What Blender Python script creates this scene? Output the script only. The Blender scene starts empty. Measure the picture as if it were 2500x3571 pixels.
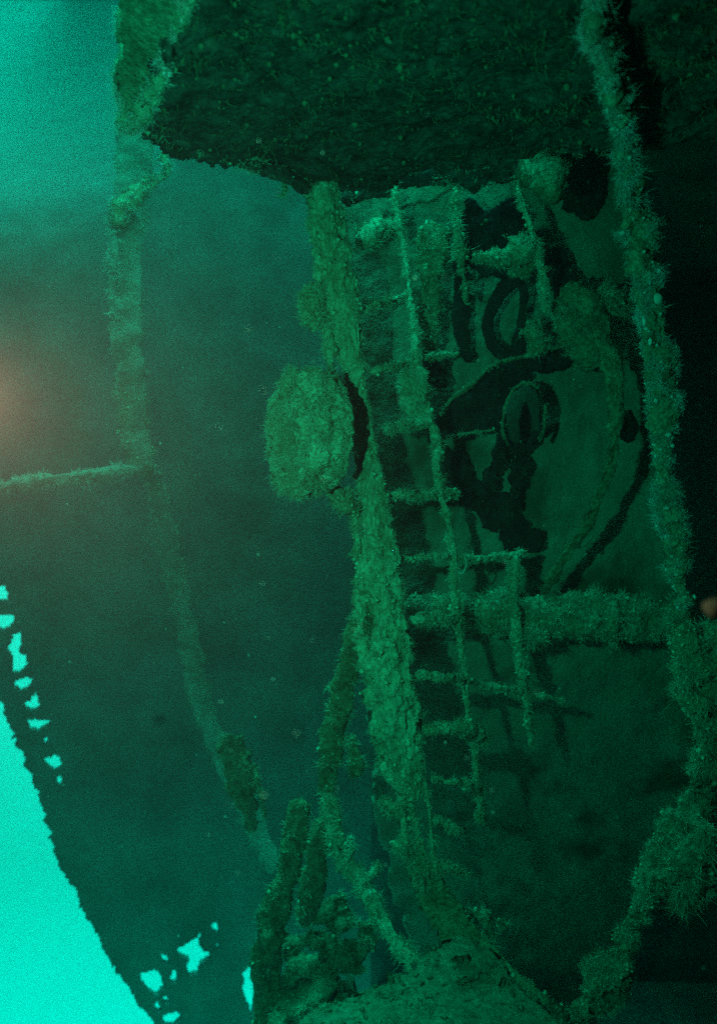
import bpy, math, random
import numpy as np
from mathutils import Vector

random.seed(7)
RNG = np.random.default_rng(7)
SC = bpy.context.scene
COL = SC.collection

# ------------------------------------------------------------------ camera
CAMZ = 2.2                      # lens height above the bottom of the compartment
K = 1.2 / 3571.0                # metres per photo pixel at one metre


def P(px, py, d):
    """point seen at photo pixel (px,py) and standing d metres ahead of the lens"""
    return np.array([(px - 1250.0) * K * d, d, CAMZ - (py - 1785.5) * K * d])


cam_data = bpy.data.cameras.new('camera')
cam = bpy.data.objects.new('camera', cam_data)
COL.objects.link(cam)
cam.location = (0, 0, CAMZ)
cam.rotation_euler = (math.radians(90), 0, 0)
cam_data.sensor_fit = 'VERTICAL'
cam_data.sensor_height = 24.0
cam_data.lens = 12.0 / 0.6
cam_data.clip_start = 0.02
cam_data.clip_end = 200
cam_data.dof.use_dof = True
cam_data.dof.focus_distance = 3.3
cam_data.dof.aperture_fstop = 1.0
SC.camera = cam

# ------------------------------------------------------------------ open water all round, daylight from the surface
world = bpy.data.worlds.new('World')
SC.world = world
world.use_nodes = True
nt = world.node_tree
bg = nt.nodes['Background']
wtc = nt.nodes.new('ShaderNodeTexCoord')
wsep = nt.nodes.new('ShaderNodeSeparateXYZ')
wmr = nt.nodes.new('ShaderNodeMapRange')
wmr.inputs['From Min'].default_value = -1.0
wmr.inputs['From Max'].default_value = 1.0
wmr.inputs['To Min'].default_value = 0.55
wmr.inputs['To Max'].default_value = 2.35
wvm = nt.nodes.new('ShaderNodeVectorMath')
wvm.operation = 'SCALE'
wvm.inputs[0].default_value = (0.05, 2.1, 1.8)
nt.links.new(wtc.outputs['Generated'], wsep.inputs[0])
nt.links.new(wsep.outputs['Z'], wmr.inputs['Value'])
nt.links.new(wmr.outputs['Result'], wvm.inputs['Scale'])
nt.links.new(wvm.outputs['Vector'], bg.inputs['Color'])
bg.inputs['Strength'].default_value = 1.0

sun_data = bpy.data.lights.new('daylight', 'SUN')
sun_data.energy = 5.0
sun_data.angle = math.radians(18)
sun_data.color = (0.10, 1.0, 0.95)
sun = bpy.data.objects.new('daylight', sun_data)
COL.objects.link(sun)
sun.rotation_euler = Vector((0.25, 0.12, -0.96)).to_track_quat('-Z', 'Y').to_euler()

# the photographer's strobe, on its arm at the left of the camera
st_data = bpy.data.lights.new('diver_strobe', 'SPOT')
st_data.energy = 198
st_data.color = (1.0, 0.78, 0.52)
st_data.spot_size = math.radians(160)
st_data.spot_blend = 1.0
st_data.shadow_soft_size = 0.02
strobe = bpy.data.objects.new('diver_strobe', st_data)
COL.objects.link(strobe)
strobe.location = (-0.425, 0.88, CAMZ + 0.13)
strobe.rotation_euler = (Vector((-0.55, 3.0, CAMZ - 0.10)) - strobe.location).to_track_quat('-Z', 'Y').to_euler()

SC.view_settings.view_transform = 'Standard'
SC.view_settings.look = 'None'
SC.view_settings.exposure = 0.0
SC.view_settings.gamma = 1.0
SC.view_settings.use_curve_mapping = False
SC.render.engine = 'CYCLES'
SC.cycles.volume_bounces = 0
SC.cycles.max_bounces = 3
SC.cycles.diffuse_bounces = 1
SC.cycles.use_denoising = False      # the sampling noise stands for the camera's high-ISO grain


# ------------------------------------------------------------------ noise
def _hash(ix, iy, iz, s):
    h = (ix * 374761393 + iy * 668265263 + iz * 2147483647 + s * 974711) & 0xFFFFFFFF
    h = ((h ^ (h >> 13)) * 1274126177) & 0xFFFFFFFF
    return ((h ^ (h >> 16)) & 0xFFFF) / 65535.0


def vnoise(p, s=0):
    p = np.asarray(p, float)
    i = np.floor(p).astype(np.int64)
    f = p - i
    f = f * f * (3 - 2 * f)
    r = 0
    for a in (0, 1):
        wx = f[:, 0] if a else 1 - f[:, 0]
        for b in (0, 1):
            wy = f[:, 1] if b else 1 - f[:, 1]
            for c in (0, 1):
                wz = f[:, 2] if c else 1 - f[:, 2]
                r = r + wx * wy * wz * _hash(i[:, 0] + a, i[:, 1] + b, i[:, 2] + c, s)
    return r * 2 - 1


def fbm(p, freq=1.0, octv=4, s=0, gain=0.5):
    p = np.asarray(p, float) * freq
    a, t = 1.0, 0
    for k in range(octv):
        t = t + a * vnoise(p, s + k * 17)
        p = p * 2.03 + 11.3
        a *= gain
    return t


# ------------------------------------------------------------------ materials
def mat_noise(name, c0, c1, scale=14, detail=6, rough=0.9, bump=0.5, bscale=60, spots=None, stain=None, fine=None, stretch=None, fmin=0.45):
    m = bpy.data.materials.new(name)
    m.use_nodes = True
    n = m.node_tree.nodes
    l = m.node_tree.links
    bs = n['Principled BSDF']
    bs.inputs['Roughness'].default_value = rough
    bs.inputs['Specular IOR Level'].default_value = 0.15
    tc = n.new('ShaderNodeTexCoord')
    nz = n.new('ShaderNodeTexNoise')
    nz.inputs['Scale'].default_value = scale
    nz.inputs['Detail'].default_value = detail
    nz.inputs['Roughness'].default_value = 0.65
    vec = tc.outputs['Object']
    if stretch:
        mp = n.new('ShaderNodeMapping')
        mp.inputs['Scale'].default_value = stretch
        l.new(vec, mp.inputs['Vector'])
        vec = mp.outputs['Vector']
    l.new(vec, nz.inputs['Vector'])
    rp = n.new('ShaderNodeValToRGB')
    rp.color_ramp.elements[0].position = 0.32
    rp.color_ramp.elements[1].position = 0.68
    rp.color_ramp.elements[0].color = (*c0, 1)
    rp.color_ramp.elements[1].color = (*c1, 1)
    l.new(nz.outputs['Fac'], rp.inputs['Fac'])
    col = rp.outputs['Color']
    for extra in (spots, stain):
        if extra:
            c, sc, lo, hi = extra
            n2 = n.new('ShaderNodeTexNoise')
            n2.inputs['Scale'].default_value = sc
            n2.inputs['Detail'].default_value = 5
            l.new(vec, n2.inputs['Vector'])
            mr = n.new('ShaderNodeMapRange')
            mr.inputs['From Min'].default_value = lo
            mr.inputs['From Max'].default_value = hi
            l.new(n2.outputs['Fac'], mr.inputs['Value'])
            mx = n.new('ShaderNodeMix')
            mx.data_type = 'RGBA'
            l.new(mr.outputs['Result'], mx.inputs['Factor'])
            l.new(col, mx.inputs[6])
            mx.inputs[7].default_value = (*c, 1)
            col = mx.outputs[2]
    if fine:
        n3 = n.new('ShaderNodeTexNoise')
        n3.inputs['Scale'].default_value = fine
        n3.inputs['Detail'].default_value = 4
        n3.inputs['Roughness'].default_value = 0.7
        l.new(vec, n3.inputs['Vector'])
        r3 = n.new('ShaderNodeMapRange')
        r3.inputs['From Min'].default_value = 0.36
        r3.inputs['From Max'].default_value = 0.66
        r3.inputs['To Min'].default_value = fmin
        r3.inputs['To Max'].default_value = 1.25
        l.new(n3.outputs['Fac'], r3.inputs['Value'])
        mm = n.new('ShaderNodeVectorMath')
        mm.operation = 'SCALE'
        l.new(col, mm.inputs[0])
        l.new(r3.outputs['Result'], mm.inputs['Scale'])
        col = mm.outputs['Vector']
    l.new(col, bs.inputs['Base Color'])
    if bump:
        nb = n.new('ShaderNodeTexNoise')
        nb.inputs['Scale'].default_value = bscale
        nb.inputs['Detail'].default_value = 6
        l.new(vec, nb.inputs['Vector'])
        bp = n.new('ShaderNodeBump')
        bp.inputs['Strength'].default_value = bump
        bp.inputs['Distance'].default_value = 0.02
        l.new(nb.outputs['Fac'], bp.inputs['Height'])
        l.new(bp.outputs['Normal'], bs.inputs['Normal'])
    return m


def mat_plain(name, c, rough=0.8):
    m = bpy.data.materials.new(name)
    m.use_nodes = True
    bs = m.node_tree.nodes['Principled BSDF']
    bs.inputs['Base Color'].default_value = (*c, 1)
    bs.inputs['Roughness'].default_value = rough
    return m


M = {
    'growth': mat_noise('felted_growth', (0.09, 0.30, 0.14), (0.24, 0.66, 0.36), 16, 8, bump=0.9, bscale=90,
                        spots=((0.62, 0.70, 0.62), 55, 0.66, 0.74), stain=((0.06, 0.08, 0.03), 30, 0.60, 0.72), fine=75),
    'felt': mat_noise('fibrous_felt', (0.09, 0.28, 0.13), (0.24, 0.64, 0.35), 16, 9, bump=0.9, bscale=80, stretch=(1.0, 1.0, 0.3), fine=85, fmin=0.5,
                      spots=((0.40, 0.70, 0.62), 60, 0.70, 0.76), stain=((0.03, 0.08, 0.03), 20, 0.60, 0.70)),
    'growth_dim': mat_noise('silted_growth', (0.05, 0.17, 0.075), (0.14, 0.40, 0.20), 14, 8, bump=0.9, bscale=80,
                            spots=((0.45, 0.52, 0.45), 50, 0.66, 0.75), fine=60),
    'strand': mat_noise('hydroid_strand', (0.09, 0.32, 0.15), (0.24, 0.66, 0.38), 10, 4, bump=0),
    'strand_pale': mat_noise('pale_hydroid_strand', (0.24, 0.34, 0.20), (0.60, 0.70, 0.55), 9, 4, bump=0),
    'dimstrand': mat_noise('dark_strand', (0.03, 0.07, 0.03), (0.12, 0.26, 0.12), 12, 4, bump=0),
    'plate': mat_noise('silted_plate', (0.10, 0.20, 0.11), (0.17, 0.31, 0.18), 3.2, 9, bump=0.5, bscale=45,
                       stain=((0.08, 0.09, 0.04), 2.6, 0.54, 0.68)),
    'dark': mat_noise('shadow_and_dark_rust', (0.010, 0.012, 0.008), (0.030, 0.032, 0.022), 12, 6, bump=0.8, bscale=50),  # near-black put in for shadow shapes; also rust on the boss
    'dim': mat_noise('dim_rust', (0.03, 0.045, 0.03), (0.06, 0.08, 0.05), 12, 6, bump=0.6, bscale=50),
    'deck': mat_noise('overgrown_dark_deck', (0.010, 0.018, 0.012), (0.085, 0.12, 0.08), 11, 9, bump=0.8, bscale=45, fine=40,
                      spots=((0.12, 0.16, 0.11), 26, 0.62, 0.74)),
    'hull': mat_noise('hull_steel', (0.04, 0.05, 0.04), (0.12, 0.14, 0.10), 5, 7, bump=0.6, bscale=25),
    'far_hull': mat_noise('silted_hull_with_glow', (0.08, 0.10, 0.075), (0.20, 0.22, 0.175), 1.6, 9, bump=0),
    'bank': mat_noise('white_silt', (0.26, 0.29, 0.26), (0.44, 0.47, 0.43), 1.2, 6, bump=0.2, bscale=9),
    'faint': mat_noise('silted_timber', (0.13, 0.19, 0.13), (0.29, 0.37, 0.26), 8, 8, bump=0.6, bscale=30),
    'silt': mat_noise('pale_silt', (0.06, 0.14, 0.07), (0.16, 0.29, 0.16), 7, 9, bump=0.6, bscale=50, fine=38, fmin=0.65),
    'timber': mat_noise('soft_timber', (0.07, 0.12, 0.05), (0.22, 0.30, 0.14), 12, 8, bump=0.8, bscale=50, fine=45),
    'orange': mat_plain('orange_flesh', (0.95, 0.10, 0.06)),
    'brown': mat_plain('brown_flake', (0.05, 0.016, 0.003)),
    'snow': mat_plain('marine_snow', (0.55, 0.65, 0.45)),
    'snow_yellow': mat_plain('yellow_snow', (0.6, 0.55, 0.10)),
}

# pale tint on upward slopes paints the daylight glow into the far hull side
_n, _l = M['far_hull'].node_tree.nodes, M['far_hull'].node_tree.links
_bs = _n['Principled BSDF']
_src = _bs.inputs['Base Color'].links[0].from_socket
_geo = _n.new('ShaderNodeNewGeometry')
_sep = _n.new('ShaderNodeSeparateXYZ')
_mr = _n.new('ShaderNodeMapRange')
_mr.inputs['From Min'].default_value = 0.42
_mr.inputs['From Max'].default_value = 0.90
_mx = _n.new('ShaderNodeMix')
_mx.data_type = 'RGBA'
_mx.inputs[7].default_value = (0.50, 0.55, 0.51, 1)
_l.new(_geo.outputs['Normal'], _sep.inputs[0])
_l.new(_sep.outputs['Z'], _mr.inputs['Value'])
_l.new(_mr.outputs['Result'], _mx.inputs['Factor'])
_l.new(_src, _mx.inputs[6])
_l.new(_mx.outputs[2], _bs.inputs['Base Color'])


# ------------------------------------------------------------------ object helpers
def mesh_obj(name, verts, faces, mat, parent=None, smooth=True, kind=None):
    me = bpy.data.meshes.new(name)
    me.from_pydata([tuple(v) for v in verts], [], faces if isinstance(faces, list) else faces.tolist())
    me.materials.append(mat)
    if smooth:
        me.polygons.foreach_set('use_smooth', [True] * len(me.polygons))
    me.update()
    o = bpy.data.objects.new(name, me)
    COL.objects.link(o)
    if parent is not None:
        o.parent = parent
        o.matrix_parent_inverse.identity()
        o.location = -Vector(parent.location) if parent.type == 'EMPTY' or True else (0, 0, 0)
    if kind:
        o['kind'] = kind
    return o


def thing(name, label, cat, loc=(0, 0, 0), group=None):
    o = bpy.data.objects.new(name, None)
    COL.objects.link(o)
    o.location = Vector(loc)
    o.empty_display_size = 0.1
    o['label'] = label
    o['category'] = cat
    if group:
        o['group'] = group
    return o


def tag(o, label, cat, group=None):
    o['label'] = label
    o['category'] = cat
    if group:
        o['group'] = group
    return o


def catmull(pts, step):
    pts = np.asarray(pts, float)
    ext = np.vstack([2 * pts[0] - pts[1], pts, 2 * pts[-1] - pts[-2]])
    out = []
    for i in range(1, len(ext) - 2):
        p0, p1, p2, p3 = ext[i - 1], ext[i], ext[i + 1], ext[i + 2]
        n = max(2, int(np.linalg.norm(p2[:3] - p1[:3]) / step))
        t = np.linspace(0, 1, n, endpoint=False)[:, None]
        out.append(0.5 * (2 * p1 + (p2 - p0) * t + (2 * p0 - 5 * p1 + 4 * p2 - p3) * t * t + (3 * p1 - p0 - 3 * p2 + p3) * t ** 3))
    out.append(pts[-1][None])
    return np.vstack(out)


def tube_geo(path, ns=14, step=0.014, amp=0.3, freq=14, seed=0, deep=0.75, lump=0.25, zs=1.0):
    """path rows: x,y,z,half width (across the view),  noise relative to the half width"""
    q = catmull(path, step)
    c, w = q[:, :3], np.maximum(q[:, 3], 0.002)
    tan = np.gradient(c, axis=0)
    tan /= np.linalg.norm(tan, axis=1)[:, None] + 1e-9
    view = np.array([0, 1.0, 0])
    side = np.cross(tan, view)
    bad = np.linalg.norm(side, axis=1) < 0.15
    side[bad] = np.array([1.0, 0, 0])
    side /= np.linalg.norm(side, axis=1)[:, None]
    bi = np.cross(side, tan)
    n = len(c)
    ang = np.linspace(0, 2 * math.pi, ns, endpoint=False)
    ca, sa = np.cos(ang), np.sin(ang)
    nor = side[:, None, :] * ca[None, :, None] + bi[:, None, :] * sa[None, :, None]
    off = side[:, None, :] * (w[:, None] * ca[None, :])[:, :, None] + bi[:, None, :] * (deep * w[:, None] * sa[None, :])[:, :, None]
    pos = c[:, None, :] + off
    flat = pos.reshape(-1, 3)
    fz = flat * np.array([1, 1, zs])
    d = fbm(fz, freq, 4, seed, 0.6) * amp * np.repeat(w, ns) * 0.6 + fbm(fz, freq * 0.28, 2, seed + 5) * lump * np.repeat(w, ns)
    # taper caps
    flat = flat + nor.reshape(-1, 3) * d[:, None]
    pos = flat.reshape(n, ns, 3)
    pos[0] = c[0] + (pos[0] - c[0]) * 0.45
    pos[-1] = c[-1] + (pos[-1] - c[-1]) * 0.45
    verts = np.vstack([pos.reshape(-1, 3), c[0] - tan[0] * w[0] * 0.3, c[-1] + tan[-1] * w[-1] * 0.3])
    i = np.arange(n - 1)[:, None] * ns
    j = np.arange(ns)[None, :]
    jn = (j + 1) % ns
    quads = np.stack([i + j, i + jn, i + ns + jn, i + ns + j], -1).reshape(-1, 4).tolist()
    a, b = n * ns, n * ns + 1
    caps = [[a, (k + 1) % ns, k] for k in range(ns)] + [[b, (n - 1) * ns + k, (n - 1) * ns + (k + 1) % ns] for k in range(ns)]
    return verts, quads + caps, pos.reshape(-1, 3), nor.reshape(-1, 3)


def strands_geo(pos, nor, count, length, rad=0.0016, curl=0.5, bias=(0, 0, 0), seed=0, segs=3, spread=0.6):
    r = np.random.default_rng(seed + 100)
    wgt = np.clip(fbm(pos, 26, 3, seed + 9) + 0.15, 0.02, 1.0) ** 1.5
    idx = r.choice(len(pos), count, p=wgt / wgt.sum())
    base = pos[idx] + r.normal(0, 0.004, (count, 3))
    d = nor[idx] + r.normal(0, spread, (count, 3)) + np.asarray(bias)
    d /= np.linalg.norm(d, axis=1)[:, None] + 1e-9
    L = length * (0.35 + 0.9 * r.random(count) ** 1.6)
    bend = r.normal(0, curl, (count, 3))
    bend2 = r.normal(0, curl, (count, 3))
    V = []
    u = np.cross(d, r.normal(0, 1, (count, 3)))
    u /= np.linalg.norm(u, axis=1)[:, None] + 1e-9
    v = np.cross(d, u)
    for s in range(segs + 1):
        t = s / segs
        c = base + d * (L * t)[:, None] + bend * (L * t * t * 0.8)[:, None] + bend2 * (L * math.sin(t * 4.0) * 0.22)[:, None]
        rr = rad * (1.0 - 0.75 * t) * (0.6 + 0.8 * r.random(count))
        ring = [c + (u * math.cos(a) + v * math.sin(a)) * rr[:, None] for a in (0, 2.094, 4.188)]
        V.append(np.stack(ring, 1))
    V = np.stack(V, 1)                    # count, segs+1, 3, 3
    nv = (segs + 1) * 3
    F = []
    for s in range(segs):
        for k in range(3):
            k2 = (k + 1) % 3
            F.append([s * 3 + k, s * 3 + k2, (s + 1) * 3 + k2, (s + 1) * 3 + k])
    F = np.array(F)[None] + (np.arange(count) * nv)[:, None, None]
    return V.reshape(-1, 3), F.reshape(-1, 4)


OCT = np.array([(1, 0, 0), (-1, 0, 0), (0, 1, 0), (0, -1, 0), (0, 0, 1), (0, 0, -1)], float)
OCF = np.array([(0, 2, 4), (2, 1, 4), (1, 3, 4), (3, 0, 4), (2, 0, 5), (1, 2, 5), (3, 1, 5), (0, 3, 5)])


def nodules_geo(pos, nor, count, seed):
    r = np.random.default_rng(seed + 500)
    idx = r.integers(0, len(pos), count)
    size = 0.003 + 0.009 * r.random(count) ** 3
    c = pos[idx] + nor[idx] * (size * 0.4)[:, None]
    V = c[:, None, :] + OCT[None] * (size[:, None] * (0.5 + r.random((count, 6))))[:, :, None]
    F = OCF[None] + (np.arange(count) * 6)[:, None, None]
    return V.reshape(-1, 3), F.reshape(-1, 3)


def px_path(rows, scale=1.0):
    """rows: px, py, d, half width in photo pixels"""
    out = []
    for a, b, d, w in rows:
        if 3.3 < d < 3.9:
            d = d + 0.24 * min(1.0, (d - 3.3) / 0.1)
        out.append(list(P(a, b, d)) + [w * K * d * scale])
    return out


def crust(name, rows, parent, mat='growth', strands=0, slen=0.03, smat='strand', rad=0.0016, bias=(0, 0, 0),
          growth_name='growth', curl=0.5, spread=0.6, **kw):
    v, f, pos, nor = tube_geo(px_path(rows), **kw)
    o = mesh_obj(name, v, f, M[mat], parent)
    if strands:
        sv, sf = strands_geo(pos, nor, strands, slen, rad, curl=curl, bias=bias, seed=kw.get('seed', 0), spread=spread)
        nv, nf = nodules_geo(pos, nor, max(4, strands // (60 if smat == 'strand_pale' else 25)), kw.get('seed', 0))
        sv, sf = np.vstack([sv, nv]), sf.tolist() + (nf + len(sv)).tolist()
        g = mesh_obj(growth_name, sv, sf, M[smat], None, True, 'stuff')
        g.parent = o
    return o


def inside(poly, x, y):
    poly = np.asarray(poly, float)
    res = np.zeros(x.shape, bool)
    j = len(poly) - 1
    for i in range(len(poly)):
        xi, yi = poly[i]
        xj, yj = poly[j]
        c = ((yi > y) != (yj > y)) & (x < (xj - xi) * (y - yi) / (yj - yi + 1e-12) + xi)
        res ^= c
        j = i
    return res


def sheet(name, poly, depth, cell, mat, parent=None, holes=(), rag=10, ragf=0.012, thick=0.03, amp=0.01, freq=8, seed=0,
          normal=(0, -1, 0), octv=4, perf=None):
    """a real plate: the grid cells inside poly (photo pixels), each at its own distance depth(px,py), solidified"""
    poly = np.asarray(poly, float)
    x0, y0 = poly.min(0)
    x1, y1 = poly.max(0)
    nx, ny = int((x1 - x0) / cell) + 1, int((y1 - y0) / cell) + 1
    gx, gy = np.meshgrid(x0 + np.arange(nx + 1) * cell, y0 + np.arange(ny + 1) * cell)
    cx, cy = gx[:-1, :-1] + cell / 2, gy[:-1, :-1] + cell / 2
    fl = np.stack([cx.ravel(), cy.ravel(), np.zeros(cx.size)], 1)
    jx = cx + (fbm(fl, ragf, 4, seed + 1, 0.65) * rag).reshape(cx.shape)
    jy = cy + (fbm(fl, ragf, 4, seed + 31, 0.65) * rag).reshape(cx.shape)
    keep = inside(poly, jx, jy)
    for h in holes:
        keep &= ~inside(h, cx + (jx - cx) * 0.5, cy + (jy - cy) * 0.5)
    if perf is not None:
        keep &= (fbm(fl, 0.016, 5, seed + 77, 0.7) > perf(fl[:, 0], fl[:, 1])).reshape(keep.shape)
    d = depth(gx, gy)
    pts = np.stack([(gx - 1250) * K * d, d, CAMZ - (gy - 1785.5) * K * d], -1).reshape(-1, 3)
    nrm = np.asarray(normal, float)
    pts = pts + nrm[None] * (fbm(pts, freq, octv, seed, 0.55) * amp)[:, None]
    w = nx + 1
    ii, jj = np.nonzero(keep)
    q = np.stack([ii * w + jj, (ii + 1) * w + jj, (ii + 1) * w + jj + 1, ii * w + jj + 1], 1)
    used = np.unique(q)
    remap = -np.ones(len(pts), int)
    remap[used] = np.arange(len(used))
    o = mesh_obj(name, pts[used], remap[q], M[mat], parent)
    if thick:
        md = o.modifiers.new('thickness', 'SOLIDIFY')
        md.thickness = thick
        md.offset = -1
    return o, pts[used]


def sprinkle(o, pts, count, slen, nod, smat, normal=(0, -1, 0), seed=0, rad=0.0015):
    nor = np.tile(np.asarray(normal, float), (len(pts), 1))
    sv, sf = strands_geo(pts, nor, count, slen, rad, curl=0.9, seed=seed, spread=0.8)
    nv, nf = nodules_geo(pts, nor, nod, seed)
    g = mesh_obj('growth', np.vstack([sv, nv]), sf.tolist() + (nf + len(sv)).tolist(), M[smat], None, True, 'stuff')
    g.parent = o
    return g


def block(name, lo, hi, mat, parent=None, div=24, amp=0.03, freq=1.5, seed=0):
    """a thick, slightly buckled plate"""
    lo, hi = np.asarray(lo, float), np.asarray(hi, float)
    verts, faces = [], []
    ext = hi - lo
    ax = int(np.argmin(ext))
    a, b = [k for k in range(3) if k != ax]
    for side in (0, 1):
        base = len(verts)
        for i in range(div + 1):
            for j in range(div + 1):
                p = lo.copy()
                p[a] += ext[a] * i / div
                p[b] += ext[b] * j / div
                p[ax] = hi[ax] if side else lo[ax]
                verts.append(p)
        for i in range(div):
            for j in range(div):
                k = base + i * (div + 1) + j
                faces.append([k, k + 1, k + div + 2, k + div + 1])
    n1 = (div + 1) ** 2
    edge = [i * (div + 1) for i in range(div + 1)] + [div * (div + 1) + j for j in range(1, div + 1)] + \
           [i * (div + 1) + div for i in range(div - 1, -1, -1)] + [j for j in range(div - 1, 0, -1)]
    for k in range(len(edge)):
        e, e2 = edge[k], edge[(k + 1) % len(edge)]
        faces.append([e, e2, e2 + n1, e + n1])
    verts = np.array(verts)
    verts[:, ax] += fbm(verts * np.array([1 if k != ax else 0 for k in range(3)]), freq, 3, seed) * amp
    return mesh_obj(name, verts, faces, M[mat], parent)


# ================================================================== THE COMPARTMENT ROUND THE CAMERA
R = thing('wreck_hull', 'dark torn steel hull sheltering the compartment on the right side', 'hull', (3.2, 0, 0))
block('side_plating', (3.2, -4.6, -1.6), (3.28, 8.5, 5.2), 'hull', R, seed=3)
block('aft_plating', (-2.5, -4.7, -1.6), (3.2, -4.62, 5.2), 'hull', R, seed=4)
block('unseen_port_plating', (-2.6, -4.6, -1.6), (-2.5, 3.9, 5.2), 'hull', R, seed=5)
block('deck_plating', (-2.5, -4.6, 3.95), (3.2, 1.35, 4.05), 'hull', R, seed=6)
block('bottom_plating', (-2.5, -4.6, -1.6), (3.2, 2.2, -1.5), 'hull', R, seed=7)
block('bottom_plating', (0.15, 2.2, -1.66), (3.2, 6.8, -1.56), 'hull', R, seed=10)
block('forward_plating', (0.1, 6.8, -1.6), (3.2, 6.9, 5.2), 'hull', R, seed=8)
block('unseen_port_plating', (-7.2, 3.0, -4.2), (-7.1, 16.0, 4.6), 'hull', R, seed=12)  # added out of view to keep daylight off the far hull side
block('port_light_blocker', (-7.1, 3.0, -4.2), (-2.6, 3.08, 5.2), 'hull', R, seed=14)  # added to shut the gap, so daylight enters only through the slot
block('sun_blocker_roof', (-5.4, 4.4, 12.4), (4.0, 16.4, 12.5), 'hull', R, seed=13)  # unseen roof added to trim the sun to a soft-edged patch
block('deck_plating', (0.6, 1.35, 4.1), (3.2, 6.8, 4.2), 'hull', R, seed=9)


# ================================================================== REAR BULKHEAD, its round cover
def wall_d(x, y):
    return 3.98 + 0.25 * np.clip((x - 1400) / 900, -1, 1) + 1.7 * np.clip((y - 2250) / 1200, 0, 1.3) ** 1.2


wall, _ = sheet('rear_bulkhead', [(1120, 520), (2050, 420), (2170, 560), (2230, 900), (2290, 1300), (2320, 1700), (2390, 2150), (2460, 2400), (2520, 2700), (2420, 2900), (2250, 3200), (2150, 3450), (2000, 3700), (1500, 3700), (1330, 2900), (1250, 1700)], wall_d, 9, 'plate',
                thick=0.05, amp=0.016, freq=5, seed=11, rag=18)
tag(wall, 'flat silted steel bulkhead behind the crusted post, streaked with shadows', 'bulkhead')

# curved frame standing off the bulkhead
R = thing('hull_rib', 'curved crusted hull frame arching down the bulkhead, black shadow along its right', 'frame', P(1900, 2080, 3.5))
crust('rib_web', [(1960, 1010, 3.5, 40), (2066, 1080, 3.45, 30), (2112, 1200, 3.4, 28), (2138, 1330, 3.38, 28), (2146, 1480, 3.38, 26), (2125, 1620, 3.38, 28),
              (2075, 1770, 3.4, 24), (2008, 1890, 3.44, 20), (1935, 2000, 3.5, 18), (1890, 2080, 3.6, 16)],
      R, 'timber', 1400, 0.014, 'dimstrand', seed=21, amp=0.9, lump=0.5, deep=0.35, step=0.012, ns=18)
crust('bracket', [(2030, 1060, 3.46, 34), (2120, 1045, 3.52, 40), (2190, 1075, 3.6, 30)], R, 'growth_dim', 500, 0.035, seed=22, amp=0.7, lump=0.4)
crust('bolt_boss', [(2170, 1440, 3.42, 26), (2200, 1490, 3.46, 38), (2190, 1540, 3.5, 26)], R, 'dark', seed=23, amp=0.5)

# ================================================================== SHADOW SHAPES before the bulkhead, built as black plates and bars
def shadow_and_bar(label, rows, seed, name='shadow_strut', cat='strut', mat='dark', strands=0, group=None, **kw):  # black bars in the shape of shadow stripes; the hooked bar is solid
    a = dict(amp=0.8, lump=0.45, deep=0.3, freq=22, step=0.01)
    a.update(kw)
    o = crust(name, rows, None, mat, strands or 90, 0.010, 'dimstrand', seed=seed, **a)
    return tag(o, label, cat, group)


def shadow_plate(name, label, cat, poly, seed, off=0.12, mat='dark'):  # black plate cut to the outline of a shadow on the bulkhead
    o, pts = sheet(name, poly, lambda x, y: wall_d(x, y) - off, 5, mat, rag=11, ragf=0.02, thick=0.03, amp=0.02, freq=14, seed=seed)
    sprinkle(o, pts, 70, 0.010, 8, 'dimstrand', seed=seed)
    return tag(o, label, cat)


WEDGE_SHADE = shadow_plate('shadow_wedge', 'broad black wedge of shadow slanting up right from the ladder to the hull rib', 'shadow_shape',
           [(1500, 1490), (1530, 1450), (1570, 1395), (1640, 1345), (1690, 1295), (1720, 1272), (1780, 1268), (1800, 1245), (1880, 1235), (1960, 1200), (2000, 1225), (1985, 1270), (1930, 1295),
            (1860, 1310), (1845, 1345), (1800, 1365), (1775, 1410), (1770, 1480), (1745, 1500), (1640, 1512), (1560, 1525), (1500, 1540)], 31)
shadow_plate('shadow_wedge', 'black leg of shadow slanting down right to just above the shaggy pipe', 'shadow_shape',
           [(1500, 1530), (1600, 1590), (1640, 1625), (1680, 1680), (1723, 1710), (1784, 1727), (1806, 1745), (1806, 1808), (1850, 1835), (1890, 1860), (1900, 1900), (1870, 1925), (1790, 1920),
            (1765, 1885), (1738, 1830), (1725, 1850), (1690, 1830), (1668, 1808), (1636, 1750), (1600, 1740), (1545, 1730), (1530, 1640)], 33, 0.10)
shadow_plate('shadow_prong', 'thin black prong of shadow left of the pale slit', 'prong',
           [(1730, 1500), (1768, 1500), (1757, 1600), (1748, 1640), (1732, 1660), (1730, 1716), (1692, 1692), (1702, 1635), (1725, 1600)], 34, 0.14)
shadow_plate('shadow_prong', 'thicker black prong of shadow right of the pale slit', 'prong',
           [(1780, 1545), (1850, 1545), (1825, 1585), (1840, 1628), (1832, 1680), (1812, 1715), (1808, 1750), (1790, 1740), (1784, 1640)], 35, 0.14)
OVAL_SHADE = shadow_plate('shadow_oval', 'black oval of shadow where the wedge and the prongs meet', 'shade',
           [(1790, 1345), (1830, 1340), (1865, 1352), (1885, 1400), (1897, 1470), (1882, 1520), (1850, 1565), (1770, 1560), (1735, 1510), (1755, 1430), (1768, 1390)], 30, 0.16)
shadow_and_bar('dim hooked bar standing out in front of the black oval of shadow',
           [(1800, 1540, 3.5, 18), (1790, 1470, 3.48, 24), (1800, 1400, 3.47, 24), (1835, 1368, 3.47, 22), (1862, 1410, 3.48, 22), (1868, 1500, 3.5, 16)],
           36, name='hooked_bar', cat='bar', mat='dim', amp=0.3, lump=0.2, deep=0.3)
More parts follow.
